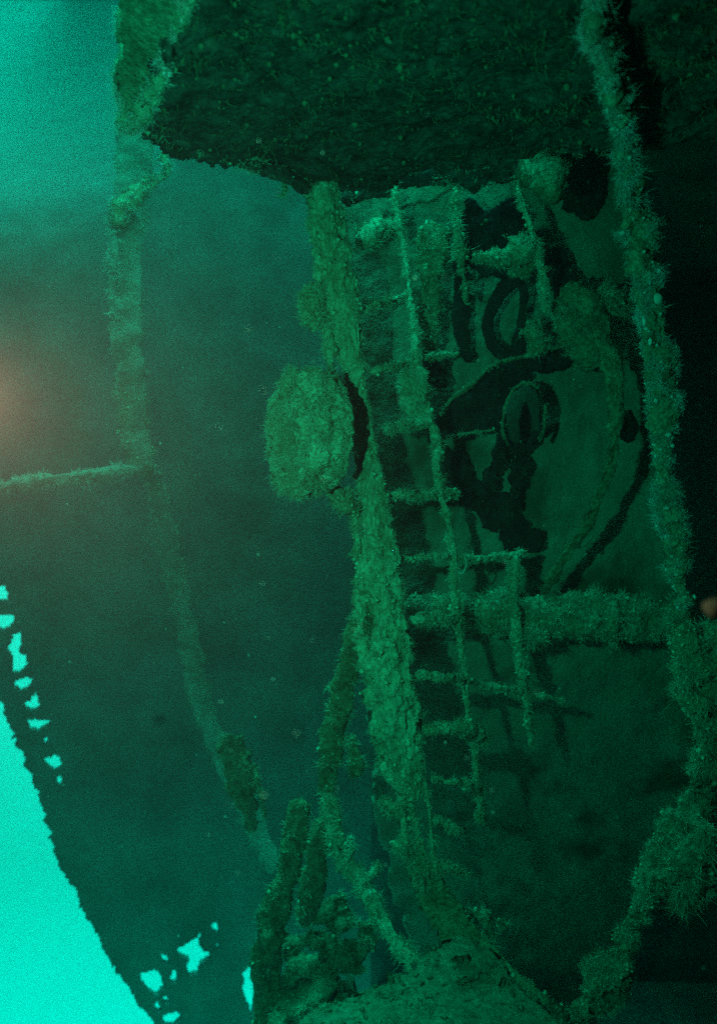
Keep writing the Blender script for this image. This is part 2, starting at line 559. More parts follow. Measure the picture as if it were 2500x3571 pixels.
shadow_and_bar('black hook of shadow, open to the right, at mid height of the bulkhead',
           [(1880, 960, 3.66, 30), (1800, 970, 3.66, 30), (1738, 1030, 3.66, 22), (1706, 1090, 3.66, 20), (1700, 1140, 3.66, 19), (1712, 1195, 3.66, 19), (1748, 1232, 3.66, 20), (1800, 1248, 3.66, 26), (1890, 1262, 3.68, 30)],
           37, name='shadow_hook', cat='pipe', amp=0.4, lump=0.2)
shadow_and_bar('straight black bar of shadow inside the black hook',
           [(1832, 950, 3.66, 20), (1825, 1040, 3.66, 15), (1815, 1130, 3.66, 17), (1802, 1240, 3.66, 26)], 38, name='shadow_bar', cat='bar', amp=0.5, lump=0.2)
shadow_and_bar('ragged black bar of shadow left of the black hook',
           [(1600, 880, 3.62, 30), (1612, 960, 3.64, 28), (1606, 1060, 3.66, 27), (1610, 1150, 3.66, 30), (1625, 1230, 3.66, 20), (1640, 1262, 3.66, 10)], 39, name='shadow_bar', cat='bar', amp=0.6, lump=0.2)
shadow_plate('shadow_scrap', 'ragged black plate of shadow under the deck at the top of the bulkhead', 'plate',
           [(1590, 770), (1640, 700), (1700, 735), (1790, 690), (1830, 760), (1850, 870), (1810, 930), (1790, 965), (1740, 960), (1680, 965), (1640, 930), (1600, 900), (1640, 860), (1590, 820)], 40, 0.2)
shadow_plate('shadow_scrap', 'black splinter of shadow leaning right from the hanging bar to the hull rib', 'plate',
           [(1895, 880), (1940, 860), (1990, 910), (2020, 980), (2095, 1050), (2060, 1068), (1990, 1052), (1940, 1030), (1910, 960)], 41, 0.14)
shadow_plate('shadow_scrap', 'black plate for the dark void in the corner under the deck beside the shaggy right edge', 'plate',
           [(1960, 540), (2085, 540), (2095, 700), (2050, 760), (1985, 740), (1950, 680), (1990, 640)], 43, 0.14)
shadow_plate('shadow_block', 'small black block of shadow beside the ladder below its second rung', 'block',
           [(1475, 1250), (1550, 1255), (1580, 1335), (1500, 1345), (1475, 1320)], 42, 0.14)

def edge_crust(parent, rows, seed, w=7):
    crust('edge_crust', [(a, b, d, w * (0.7 + 0.6 * random.random())) for a, b, d in rows], parent, 'timber', 160, 0.012, 'strand', seed=seed, amp=0.8, lump=0.5, freq=26, step=0.01)


edge_crust(WEDGE_SHADE, [(1535, 1450, 3.62), (1575, 1392, 3.62), (1640, 1345, 3.62), (1690, 1295, 3.63), (1725, 1270, 3.63), (1800, 1248, 3.64), (1880, 1236, 3.65), (1960, 1202, 3.66)], 301)
edge_crust(WEDGE_SHADE, [(1560, 1524, 3.62), (1640, 1510, 3.62), (1720, 1500, 3.63)], 302, 5)
edge_crust(OVAL_SHADE, [(1772, 1555, 3.58), (1752, 1500, 3.57), (1760, 1430, 3.56), (1785, 1365, 3.56), (1825, 1338, 3.56), (1868, 1352, 3.56), (1892, 1410, 3.57), (1898, 1480, 3.58), (1880, 1540, 3.6)], 303, 6)

# lit lumps of growth at the top of the bulkhead
R = thing('hanging_growth', 'lit mossy curtain of growth hanging beside the ladder top', 'growth', P(1500, 1250, 3.5))
crust('curtain', [(1500, 780, 3.45, 50), (1500, 860, 3.45, 62), (1490, 950, 3.46, 55), (1500, 1050, 3.5, 50), (1490, 1120, 3.5, 46), (1490, 1230, 3.52, 30)],
      R, 'growth_dim', 1600, 0.016, seed=51, amp=0.9, lump=0.5, deep=0.4)
R = thing('growth_shelf', 'curled mossy lump standing out left of the ladder top', 'growth', P(1290, 830, 3.4))
crust('lump', [(1240, 850, 3.36, 14), (1270, 830, 3.36, 26), (1310, 800, 3.38, 28), (1360, 790, 3.42, 24), (1390, 800, 3.45, 16)], R, 'growth', 700, 0.025, seed=52, amp=0.7, lump=0.4)
R = thing('hanging_growth', 'pale shroud of torn plate hanging between deck and ladder top', 'growth', P(1420, 680, 3.6))
sheet('torn_plate', [(1330, 690), (1345, 620), (1400, 590), (1480, 585), (1560, 610), (1580, 650), (1500, 700), (1420, 715), (1370, 760), (1290, 790), (1320, 740)],
      lambda x, y: 3.86 + 0 * x, 6, 'plate', R, thick=0.02, amp=0.01, seed=53)
R = thing('growth_ball', 'round mossy clump hanging right of the upper bar', 'growth', P(1920, 690, 3.35))
crust('clump', [(1860, 560, 3.4, 50), (1890, 600, 3.35, 66), (1920, 650, 3.32, 60), (1920, 690, 3.34, 24)], R, 'timber', 1400, 0.014, 'dimstrand', seed=54, amp=0.7, lump=0.4)
R = thing('growth_ball', 'small round mossy clump inside the black hook', 'growth', P(1870, 1230, 3.55))
crust('clump', [(1840, 1130, 3.55, 26), (1865, 1160, 3.53, 44), (1870, 1200, 3.53, 36), (1850, 1230, 3.55, 14)], R, 'growth_dim', 700, 0.022, seed=55, amp=0.7, lump=0.4)
R = thing('growth_patch', 'mossy patch on the bulkhead between black hook and curved frame', 'growth', P(1980, 1200, 3.6))
crust('clump', [(1930, 1060, 3.6, 40), (1990, 1120, 3.58, 62), (2040, 1200, 3.56, 60), (2050, 1290, 3.6, 40)], R, 'growth_dim', 1000, 0.03, seed=56, amp=0.7, lump=0.4, deep=0.3)
R = thing('growth_patch', 'ragged mossy web strung between hanging bar and black hook of shadow', 'growth', P(1750, 900, 3.5))
crust('web', [(1650, 900, 3.42, 14), (1720, 900, 3.42, 20), (1790, 890, 3.42, 34), (1830, 860, 3.42, 40), (1880, 850, 3.44, 18)], R, 'growth_dim', 900, 0.016, seed=57, amp=1.0, lump=0.6)
crust('web', [(1780, 960, 3.5, 30), (1830, 930, 3.48, 44), (1880, 910, 3.48, 20)], R, 'growth_dim', 600, 0.016, seed=58, amp=1.0, lump=0.6)

# ================================================================== CRUSTED PIPE across the bulkhead
R = thing('crusted_pipe', 'thick shaggy pipe running level from the ladder to the right frame', 'pipe', P(1900, 2150, 3.55))
crust('pipe', [(1420, 2110, 3.66, 40), (1500, 2125, 3.6, 55), (1600, 2130, 3.56, 56), (1720, 2140, 3.55, 60), (1850, 2145, 3.55, 70), (2000, 2150, 3.55, 74),
               (2150, 2150, 3.55, 74), (2280, 2150, 3.55, 66), (2400, 2150, 3.5, 60)], R, 'growth_dim', 6500, 0.02, seed=61, amp=0.45, freq=18, step=0.01, lump=0.22, ns=20, bias=(0, -0.2, -0.5), curl=0.7)
crust('growth_tuft', [(1800, 2210, 3.5, 16), (1860, 2220, 3.46, 26), (1910, 2225, 3.48, 14)], R, 'growth_dim', 400, 0.03, seed=62, amp=0.8)

# ================================================================== CENTRAL POST
R = thing('crusted_post', 'tall felted post in the middle, thick with pale green growth', 'post', P(1440, 2800, 3.2))
crust('shaft', [(1125, 640, 3.26, 55), (1132, 700, 3.24, 58), (1145, 800, 3.22, 60), (1155, 900, 3.2, 62), (1175, 1000, 3.2, 66), (1195, 1100, 3.2, 62),
                (1215, 1200, 3.2, 48), (1232, 1300, 3.2, 38), (1245, 1400, 3.22, 34), (1262, 1500, 3.24, 34), (1278, 1600, 3.24, 36), (1290, 1700, 3.22, 44),
                (1310, 1800, 3.2, 52), (1312, 1900, 3.2, 64), (1312, 2000, 3.18, 74), (1315, 2100, 3.16, 84), (1335, 2200, 3.15, 88), (1345, 2300, 3.15, 86),
                (1362, 2400, 3.15, 82), (1368, 2500, 3.15, 80), (1395, 2620, 3.16, 72), (1420, 2700, 3.18, 58), (1432, 2790, 3.2, 40)],
      R, 'felt', 16000, 0.011, seed=71, amp=0.42, lump=0.12, ns=52, step=0.006, deep=0.34, freq=60, rad=0.0012, zs=0.4, bias=(0, 0, -0.7), curl=0.7)
crust('side_lump', [(1090, 985, 3.17, 18), (1082, 1040, 3.15, 36), (1085, 1100, 3.15, 38), (1100, 1150, 3.16, 20)], R, 'growth', 1400, 0.022, seed=72, amp=0.5)
crust('side_strip', [(1135, 1120, 3.17, 18), (1150, 1190, 3.17, 16), (1152, 1260, 3.18, 13), (1165, 1330, 3.18, 18), (1200, 1350, 3.19, 22)], R, 'growth', 900, 0.02, seed=73, amp=0.6)
crust('side_strip', [(1232, 1780, 3.18, 9), (1240, 1830, 3.18, 10), (1246, 1890, 3.18, 11), (1240, 1950, 3.18, 18)], R, 'growth', 350, 0.02, seed=74, amp=0.7)
crust('bare_edge', [(1240, 1090, 3.16, 4), (1246, 1130, 3.16, 6), (1250, 1180, 3.16, 5), (1254, 1220, 3.17, 3)], R, 'growth', 120, 0.015, seed=75, amp=0.5)
crust('splinter', [(1325, 2640, 3.16, 10), (1350, 2680, 3.15, 22), (1390, 2730, 3.16, 30), (1420, 2770, 3.18, 20)], R, 'growth', 350, 0.02, seed=76, amp=0.5, deep=0.4)
for k, rows in enumerate([[(1395, 2770, 3.18, 14), (1405, 2850, 3.2, 12), (1412, 2930, 3.22, 13), (1430, 2990, 3.24, 18)],
                          [(1425, 2780, 3.2, 16), (1440, 2850, 3.21, 14), (1460, 2920, 3.23, 13), (1480, 2990, 3.25, 16)],
                          [(1478, 2720, 3.2, 8), (1492, 2790, 3.2, 7), (1500, 2860, 3.22, 7), (1508, 2960, 3.24, 9), (1520, 3030, 3.26, 12), (1545, 3120, 3.3, 14)],
                          [(1420, 2980, 3.24, 14), (1470, 3010, 3.25, 16), (1510, 3040, 3.26, 13)],
                          [(1335, 2790, 3.18, 12), (1365, 2815, 3.18, 20), (1395, 2840, 3.2, 14)],
                          [(1362, 2935, 3.2, 11), (1390, 2950, 3.2, 16), (1425, 2975, 3.22, 14)],
                          [(1440, 2990, 3.24, 12), (1470, 3090, 3.26, 14), (1500, 3170, 3.28, 12)]]):
    crust('torn_strip', rows, R, 'growth', 260, 0.02, seed=80 + k, amp=0.7)

# ================================================================== DRUM ON THE POST
def drum(name, cpx, cpy, d, radius, thick, yaw, parent, mat, seed):
    """short round drum, its face turned to the left of the camera"""
    c = P(cpx, cpy, d)
    n = np.array([-math.sin(yaw), -math.cos(yaw), 0.02])
    n /= np.linalg.norm(n)
    u = np.cross(n, [0, 0, 1.0])
    u /= np.linalg.norm(u)
    v = np.cross(u, n)
    prof = []
    for t in np.linspace(0, 1, 26):
        prof.append((radius * 0.93 * t, thick * 0.5 + 0.010 + (0.022 if t < 0.60 else 0.022 * math.exp(-((t - 0.60) / 0.05) ** 2)) - 0.016 * math.exp(-((t - 0.74) / 0.07) ** 2)))
    for a in np.linspace(0.1, 1, 7):
        prof.append((radius * (0.93 + 0.07 * math.sin(a * math.pi / 2)), thick * 0.5 - 0.03 * (1 - math.cos(a * math.pi / 2))))
    for t in np.linspace(0.1, 1, 10):
        groove = 0.05 * math.exp(-((t - 0.25) / 0.10) ** 2)
        prof.append((radius * (1.0 - groove), thick * (0.5 - t) - 0.03 * (1 - t)))
    for t in np.linspace(0.1, 1, 12):
        prof.append((radius * (1 - t), -thick * 0.5))
    ns = 96
    V, N = [], []
    for r, h in prof:
        for k in range(ns):
            a = 2 * math.pi * k / ns
            fac = 1.0 + 0.55 * (math.cos(math.pi / 8) / math.cos((a + 0.2) % (math.pi / 4) - math.pi / 8) - 0.96)
            e = (u * math.cos(a) + v * math.sin(a)) * fac
            V.append(c + e * max(r, 1e-4) + n * h)
            N.append(n * (1 if h > 0 else -0.2) * (0.9 if r < radius * 0.92 else 0.2) + e * (r / radius) ** 6)
    V, N = np.array(V), np.array(N)
    N /= np.linalg.norm(N, axis=1)[:, None] + 1e-9
    V = V + N * (fbm(V, 40, 4, seed, 0.65) * 0.013 + fbm(V, 7, 2, seed + 3) * 0.012)[:, None]
    F = []
    for i in range(len(prof) - 1):
        for k in range(ns):
            k2 = (k + 1) % ns
            F.append([i * ns + k, i * ns + k2, (i + 1) * ns + k2, (i + 1) * ns + k])
    o = mesh_obj(name, V, F, M[mat], parent)
    return V, N, o


R = thing('crusted_drum', 'round felted drum standing out to the left of the post', 'drum', P(1090, 1510, 3.1))
V, N, _ = drum('body', 1074, 1508, 3.1, 0.219, 0.13, math.radians(59), R, 'growth', 91)
sv, sf = strands_geo(V[:96 * 40], N[:96 * 40], 15000, 0.016, 0.0013, seed=92, curl=0.9)
g = mesh_obj('growth', sv, sf, M['strand'], None, True, 'stuff'); g.parent = R; g.location = -R.location
crust('hub_shaft', [(1150, 1500, 3.14, 60), (1200, 1505, 3.18, 66), (1260, 1510, 3.24, 60)], R, 'growth_dim', 500, 0.014, seed=93)
crust('frayed_lobe', [(1150, 1690, 3.14, 20), (1180, 1730, 3.14, 30), (1210, 1760, 3.16, 32), (1250, 1790, 3.18, 20)], R, 'growth_dim', 500, 0.025, seed=94, amp=0.9, lump=0.5)
crust('frayed_lobe', [(972, 1640, 3.08, 8), (985, 1660, 3.08, 13), (1000, 1690, 3.09, 8)], R, 'growth', 120, 0.018, seed=95, amp=0.9)
crust('pointer', [(930, 1420, 3.08, 5), (950, 1405, 3.08, 9), (972, 1385, 3.08, 12)], R, 'growth', 90, 0.015, seed=96, amp=0.7)

# ================================================================== CORRODED LADDER
LAD = thing('corroded_ladder', 'thin corroded ladder of crusted rails and rungs right of the post', 'ladder', P(1670, 2850, 3.35))
crust('rail', [(1365, 600, 3.45, 10), (1378, 690, 3.44, 11), (1392, 780, 3.42, 12), (1410, 880, 3.4, 11), (1428, 1010, 3.38, 11), (1442, 1120, 3.36, 13),
               (1452, 1230, 3.35, 17), (1475, 1350, 3.35, 18), (1490, 1430, 3.35, 17), (1512, 1500, 3.35, 15), (1522, 1580, 3.35, 14), (1530, 1660, 3.35, 15), (1528, 1720, 3.35, 15),
               (1550, 1770, 3.35, 15), (1570, 1850, 3.35, 13), (1580, 1960, 3.34, 14), (1586, 2060, 3.34, 12), (1596, 2180, 3.34, 13), (1612, 2300, 3.33, 12), (1624, 2400, 3.33, 12),
               (1634, 2500, 3.33, 12), (1652, 2600, 3.33, 14), (1662, 2700, 3.34, 12), (1672, 2780, 3.35, 12), (1674, 2870, 3.36, 10)],
      LAD, 'growth', 3200, 0.014, seed=101, amp=0.75, lump=0.4, step=0.008, ns=12, deep=1.0, freq=30)
crust('rail', [(1800, 1930, 3.42, 20), (1792, 1990, 3.42, 22), (1793, 2080, 3.42, 13), (1800, 2180, 3.42, 13), (1803, 2260, 3.42, 13), (1818, 2350, 3.42, 14), (1832, 2440, 3.42, 13),
               (1845, 2540, 3.43, 14), (1850, 2600, 3.44, 16)], LAD, 'growth', 1300, 0.014, seed=102, amp=0.75, lump=0.4, step=0.008, ns=12, deep=1.0, freq=30)
crust('rail_flap', [(1425, 1270, 3.37, 22), (1430, 1330, 3.37, 40), (1440, 1390, 3.38, 50), (1455, 1440, 3.38, 40), (1480, 1480, 3.37, 20)], LAD, 'growth', 700, 0.02, seed=103, amp=0.4, deep=0.25)
RUNGS = [
    [(1262, 1085, 3.25, 9), (1320, 1062, 3.3, 12), (1380, 1045, 3.36, 13), (1428, 1020, 3.38, 9)],
    [(1290, 1298, 3.27, 13), (1350, 1280, 3.3, 14), (1410, 1265, 3.34, 14), (1470, 1250, 3.36, 12), (1540, 1240, 3.4, 9), (1600, 1232, 3.44, 7)],
    [(1345, 1498, 3.3, 10), (1400, 1490, 3.32, 16), (1450, 1478, 3.34, 19), (1500, 1476, 3.35, 13)],
    [(1340, 1732, 3.28, 12), (1400, 1725, 3.3, 15), (1460, 1730, 3.32, 14), (1530, 1716, 3.35, 12), (1590, 1722, 3.38, 15)],
    [(1385, 1946, 3.26, 9), (1450, 1944, 3.29, 12), (1530, 1940, 3.32, 14), (1580, 1946, 3.34, 13), (1660, 1948, 3.37, 12), (1740, 1940, 3.39, 12), (1800, 1930, 3.42, 18), (1830, 1925, 3.43, 12)],
    [(1428, 2165, 3.27, 14), (1480, 2152, 3.28, 18), (1540, 2160, 3.31, 15), (1592, 2165, 3.34, 12)],
    [(1430, 2362, 3.22, 12), (1490, 2352, 3.26, 15), (1560, 2366, 3.3, 16), (1622, 2372, 3.33, 15), (1690, 2388, 3.36, 14), (1760, 2402, 3.38, 13), (1830, 2420, 3.42, 12), (1900, 2430, 3.46, 10), (1960, 2440, 3.5, 7)],
    [(1440, 2500, 3.2, 14), (1490, 2540, 3.24, 17), (1550, 2540, 3.27, 24), (1600, 2545, 3.3, 26), (1660, 2560, 3.33, 22), (1690, 2585, 3.35, 14)],
    [(1505, 2712, 3.24, 9), (1560, 2725, 3.27, 13), (1610, 2728, 3.3, 14), (1662, 2742, 3.34, 10)],
    [(1512, 2862, 3.24, 12), (1545, 2872, 3.26, 14), (1580, 2888, 3.28, 12), (1612, 2904, 3.31, 8)],
    [(1528, 3012, 3.27, 9), (1560, 3024, 3.28, 13), (1595, 3038, 3.3, 11), (1620, 3052, 3.32, 7)],
]
for k, rows in enumerate(RUNGS):
    crust('rung', rows, LAD, 'growth', 480, 0.014, seed=110 + k, amp=0.8, lump=0.5, step=0.008, ns=10, deep=1.0, freq=30, bias=(0, 0, -0.3))
crust('loop_shoot', [(1590, 1990, 3.34, 3), (1610, 2000, 3.33, 3), (1625, 1975, 3.33, 3), (1622, 1945, 3.33, 3)], LAD, 'strand_pale', 0, seed=130, step=0.006, ns=6, amp=0.2)

R = thing('hanging_bar', 'crusted bar hanging from the deck, right of the black shadow shapes', 'bar', P(1895, 1090, 3.4))
crust('bar', [(1808, 640, 3.4, 12), (1826, 720, 3.4, 13), (1850, 790, 3.4, 15), (1868, 860, 3.4, 15), (1885, 930, 3.4, 16), (1895, 1000, 3.4, 18), (1898, 1090, 3.42, 14)],
      R, 'growth', 1000, 0.014, seed=131, amp=0.8, lump=0.4)
R = thing('hanging_bar', 'thin crusted bar hanging from the deck, left of the black shadow shapes', 'bar', P(1610, 1060, 3.4))
crust('bar', [(1588, 650, 3.42, 7), (1590, 740, 3.4, 8), (1598, 820, 3.4, 16), (1608, 900, 3.4, 20), (1618, 980, 3.42, 16), (1622, 1060, 3.44, 10)],
      R, 'growth_dim', 700, 0.024, seed=132, amp=0.9, lump=0.5)

R = thing('broken_bracket', 'bent crusted bracket at the foot of the black hollow', 'bracket', P(1720, 3360, 3.5))
crust('arm', [(1610, 3170, 3.45, 14), (1650, 3185, 3.45, 17), (1690, 3215, 3.46, 15)], R, 'growth_dim', 260, 0.025, seed=133, amp=0.8)
crust('upright', [(1695, 3175, 3.45, 15), (1700, 3230, 3.46, 12), (1712, 3290, 3.47, 11), (1718, 3350, 3.48, 13), (1755, 3365, 3.48, 12)], R, 'growth_dim', 360, 0.022, seed=134, amp=0.7)
crust('upright', [(1630, 3240, 3.48, 10), (1640, 3290, 3.48, 11), (1670, 3340, 3.5, 12)], R, 'growth_dim', 160, 0.022, seed=135, amp=0.7)
R = thing('rod_stub', 'short stub of rod floating right of the bent bracket', 'rod', P(1760, 3240, 3.55))
crust('stub', [(1735, 3205, 3.5, 11), (1752, 3225, 3.52, 13), (1768, 3250, 3.56, 9)], R, 'growth_dim', 120, 0.016, seed=136, amp=0.6)

# ================================================================== SHAGGY RIGHT FRAME
R = thing('shaggy_frame', 'long shaggy frame edge bending down the right side', 'frame', P(1960, 3540, 3.0))
crust('edge', [(2060, -60, 1.9, 60), (2085, 60, 2.0, 58), (2110, 180, 2.14, 48), (2140, 300, 2.3, 44), (2170, 420, 2.5, 42), (2185, 540, 2.66, 44), (2200, 660, 2.8, 50), (2220, 780, 2.95, 52), (2240, 900, 2.96, 48),
               (2262, 1010, 2.98, 46), (2265, 1100, 2.98, 44), (2275, 1180, 3.0, 50), (2288, 1300, 3.0, 54), (2300, 1400, 3.0, 50), (2306, 1500, 3.0, 34), (2312, 1600, 3.0, 28), (2318, 1720, 3.0, 30),
               (2325, 1800, 3.0, 34), (2350, 1880, 3.0, 30), (2358, 1960, 3.0, 40), (2372, 2040, 3.0, 22), (2390, 2120, 3.0, 26)],
      R, 'growth_dim', 24000, 0.0115, 'strand_pale', 0.0012, seed=141, amp=0.9, lump=0.5, ns=22, curl=1.1, step=0.01, freq=22, deep=0.6, bias=(0.0, -0.3, 0.0), spread=0.5)
crust('edge', [(2395, 2180, 3.05, 36), (2410, 2280, 3.1, 60), (2425, 2380, 3.15, 50), (2450, 2480, 3.2, 40), (2462, 2580, 3.25, 26), (2470, 2660, 3.3, 50), (2450, 2750, 3.35, 56),
               (2420, 2830, 3.35, 50), (2370, 2920, 3.35, 56), (2330, 3000, 3.35, 56), (2270, 3080, 3.35, 55), (2235, 3160, 3.33, 46), (2200, 3240, 3.32, 42), (2160, 3330, 3.32, 52),
               (2110, 3420, 3.32, 62), (2050, 3500, 3.3, 58), (1980, 3560, 3.28, 46)],
      R, 'growth_dim', 16000, 0.017, 'strand', 0.0012, seed=142, amp=0.9, lump=0.5, ns=22, curl=1.1, step=0.01, freq=22, deep=0.6)
crust('outer_growth', [(2480, 2880, 3.3, 30), (2450, 2950, 3.3, 60), (2420, 3020, 3.32, 70), (2400, 3100, 3.34, 48), (2370, 3160, 3.36, 26)], R, 'growth_dim', 1500, 0.045, 'strand', seed=143, amp=0.8, lump=0.5)
crust('outer_growth', [(2440, 2180, 3.15, 40), (2490, 2280, 3.15, 70), (2500, 2400, 3.2, 75), (2490, 2500, 3.25, 45)], R, 'growth_dim', 900, 0.03, 'strand', seed=144, amp=0.4, lump=0.4)
for k, (a, b, w) in enumerate([(2160, 300, 12), (2155, 380, 9), (2290, 1040, 16), (2240, 1120, 8)]):
    crust('pale_sponge', [(a, b - 18, 2.78, w * 0.7), (a + 6, b, 2.76, w), (a + 4, b + 20, 2.78, w * 0.6)], R, 'strand_pale', 0, seed=150 + k, amp=0.5)

# ================================================================== DECK OVERHEAD
def deck_d(x, y):
    return 1.25 / ((1785.5 - np.minimum(y, 900)) * K)


DK = thing('deck_overhang', 'big dark broken deck slab jutting in overhead, its torn left end pale', 'deck', (0.3, 2.6, CAMZ + 1.25))
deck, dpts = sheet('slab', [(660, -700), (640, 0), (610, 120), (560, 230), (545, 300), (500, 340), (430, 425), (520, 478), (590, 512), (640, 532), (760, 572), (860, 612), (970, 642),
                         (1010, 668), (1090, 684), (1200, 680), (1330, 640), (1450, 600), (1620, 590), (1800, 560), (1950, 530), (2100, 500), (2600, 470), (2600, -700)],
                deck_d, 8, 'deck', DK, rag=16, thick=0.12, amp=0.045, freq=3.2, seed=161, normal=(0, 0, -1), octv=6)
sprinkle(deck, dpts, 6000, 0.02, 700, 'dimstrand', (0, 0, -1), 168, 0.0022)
# the torn end: a crusted lip and the flange outside it
crust('torn_lip', [(690, -120, 1.95, 34), (650, 0, 2.08, 38), (625, 90, 2.18, 36), (585, 190, 2.32, 34), (560, 260, 2.42, 38), (540, 320, 2.52, 40), (500, 370, 2.62, 38), (450, 415, 2.70, 30), (425, 425, 2.74, 14)],
      DK, 'growth', 3000, 0.014, 'strand_pale', seed=162, amp=0.7, lump=0.4)
sheet('flange', [(430, -300), (400, -60), (415, 40), (408, 130), (425, 180), (415, 230), (405, 260), (425, 320), (440, 360), (430, 410), (460, 430), (520, 380), (560, 330), (600, 200), (640, 60), (700, -80), (760, -300)],
      lambda x, y: 2.10 + y * 0.0014 + (x - 500) * -0.0004, 6, 'growth_dim', DK, rag=14, ragf=0.02, thick=0.05, amp=0.022, freq=14, seed=163, octv=5)
crust('flange_growth', [(420, 30, 2.55, 30), (425, 110, 2.58, 22), (440, 200, 2.6, 28), (420, 260, 2.6, 24), (440, 330, 2.62, 28), (445, 400, 2.66, 28)], DK, 'growth', 2500, 0.014, 'strand_pale', seed=164, amp=0.9, lump=0.5)
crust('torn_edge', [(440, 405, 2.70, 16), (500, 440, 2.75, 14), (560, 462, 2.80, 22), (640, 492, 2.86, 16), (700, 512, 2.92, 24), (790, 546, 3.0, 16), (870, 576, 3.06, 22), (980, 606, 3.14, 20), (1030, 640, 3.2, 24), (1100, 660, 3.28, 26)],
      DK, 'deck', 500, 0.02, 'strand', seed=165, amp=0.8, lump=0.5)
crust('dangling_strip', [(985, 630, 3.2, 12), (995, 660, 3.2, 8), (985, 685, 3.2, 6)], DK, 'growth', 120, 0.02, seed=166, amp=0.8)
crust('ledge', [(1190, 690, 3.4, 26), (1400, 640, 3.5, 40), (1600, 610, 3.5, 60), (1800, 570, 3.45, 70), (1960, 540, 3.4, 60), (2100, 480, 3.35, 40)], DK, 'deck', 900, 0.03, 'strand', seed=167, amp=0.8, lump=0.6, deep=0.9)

# ================================================================== SILT SLOPE AND LOWER LEFT BEAMS
def silt_d(x, y):
    return 3.45 - 0.75 * np.clip((y - 2950) / 650, 0, 1.3) - 0.0001 * (x - 1500)


silt, spts = sheet('silt_slope', [(1460, 3330), (1560, 3290), (1640, 3255), (1720, 3350), (1800, 3420), (1900, 3500), (2010, 3600), (2100, 3800), (900, 3800), (1000, 3600), (1200, 3500), (1330, 3450), (1420, 3410)],
                silt_d, 6, 'silt', thick=0.08, amp=0.05, freq=5, seed=171, rag=14, octv=6)
sprinkle(silt, spts, 2200, 0.012, 350, 'growth_dim', (0, -0.5, 0.8), 174)
tag(silt, 'pale silt slope at the bottom, ending in a straight dark edge', 'silt')


R = thing('crumpled_plate', 'crumpled growth-covered plate between slanting brace and ladder foot', 'plate', P(1500, 3300, 3.2))
sheet('plate', [(1425, 3020), (1490, 3000), (1540, 3090), (1605, 3180), (1668, 3268), (1620, 3300), (1545, 3270), (1490, 3200), (1445, 3110)],
      lambda x, y: silt_d(x, y) + 0.02, 6, 'timber', R, thick=0.04, amp=0.055, freq=7, seed=172, rag=16, octv=5)
crust('rim', [(1500, 3040, 3.3, 20), (1550, 3110, 3.3, 20), (1610, 3195, 3.22, 18), (1670, 3275, 3.12, 19), (1740, 3355, 3.02, 17), (1820, 3425, 2.94, 18), (1900, 3492, 2.9, 17), (1980, 3556, 2.95, 24)],
      R, 'growth_dim', 700, 0.012, seed=173, amp=0.8, lump=0.4)


def beam(label, rows, seed, name='fallen_beam', mat='timber', n=700, slen=0.025, cat='beam', **kw):
    R = thing(name, label, cat, P(*rows[-1][:3]))
    a = dict(amp=0.6, lump=0.25, deep=0.45, ns=26, freq=24, zs=0.3)
    a.update(kw)
    crust('beam', rows, R, mat, n, slen, seed=seed, **a)
    return R


beam('soft rounded timber leaning left against the lower post', [(1255, 2080, 3.36, 12), (1235, 2200, 3.36, 28), (1215, 2330, 3.38, 40), (1190, 2450, 3.4, 44), (1165, 2570, 3.42, 42), (1150, 2680, 3.44, 42), (1130, 2770, 3.46, 30)], 181)
beam('stump of timber below the leaning timber, topped flat', [(1050, 2790, 3.9, 32), (1035, 2880, 3.9, 36), (1020, 2980, 3.92, 40), (990, 3080, 3.95, 44), (960, 3200, 4.0, 52), (935, 3330, 4.05, 52), (930, 3460, 4.1, 42), (945, 3620, 4.1, 40)], 182, n=900)
D = beam('crusted brace slanting down right to the silt slope', [(1140, 2770, 3.44, 26), (1155, 2850, 3.44, 32), (1175, 2940, 3.43, 30), (1215, 3030, 3.42, 28), (1260, 3080, 3.4, 34), (1300, 3150, 3.38, 32), (1345, 3230, 3.36, 26), (1385, 3300, 3.34, 24), (1430, 3350, 3.32, 26), (1455, 3420, 3.3, 18)], 183,
         name='slanting_brace', mat='growth', cat='brace', amp=0.6, n=1400)
crust('stub', [(1265, 3090, 3.38, 12), (1295, 3050, 3.36, 14), (1320, 3015, 3.36, 9)], D, 'growth', 160, 0.02, seed=184, amp=0.6)
crust('stub', [(1210, 3010, 3.4, 12), (1225, 2960, 3.4, 12), (1220, 2920, 3.4, 7)], D, 'growth', 140, 0.02, seed=185, amp=0.6)
beam('dim timber falling left from the brace into the rubble', [(1135, 2850, 3.5, 34), (1115, 2960, 3.52, 34), (1095, 3050, 3.56, 38), (1075, 3140, 3.6, 34), (1060, 3230, 3.65, 26)], 186, mat='timber')
beam('short pale splinter hanging between leaning timber and post', [(1225, 2560, 3.5, 8), (1235, 2620, 3.5, 16), (1245, 2670, 3.5, 22), (1225, 2710, 3.5, 12)], 187, name='hanging_splinter', cat='splinter', n=160)

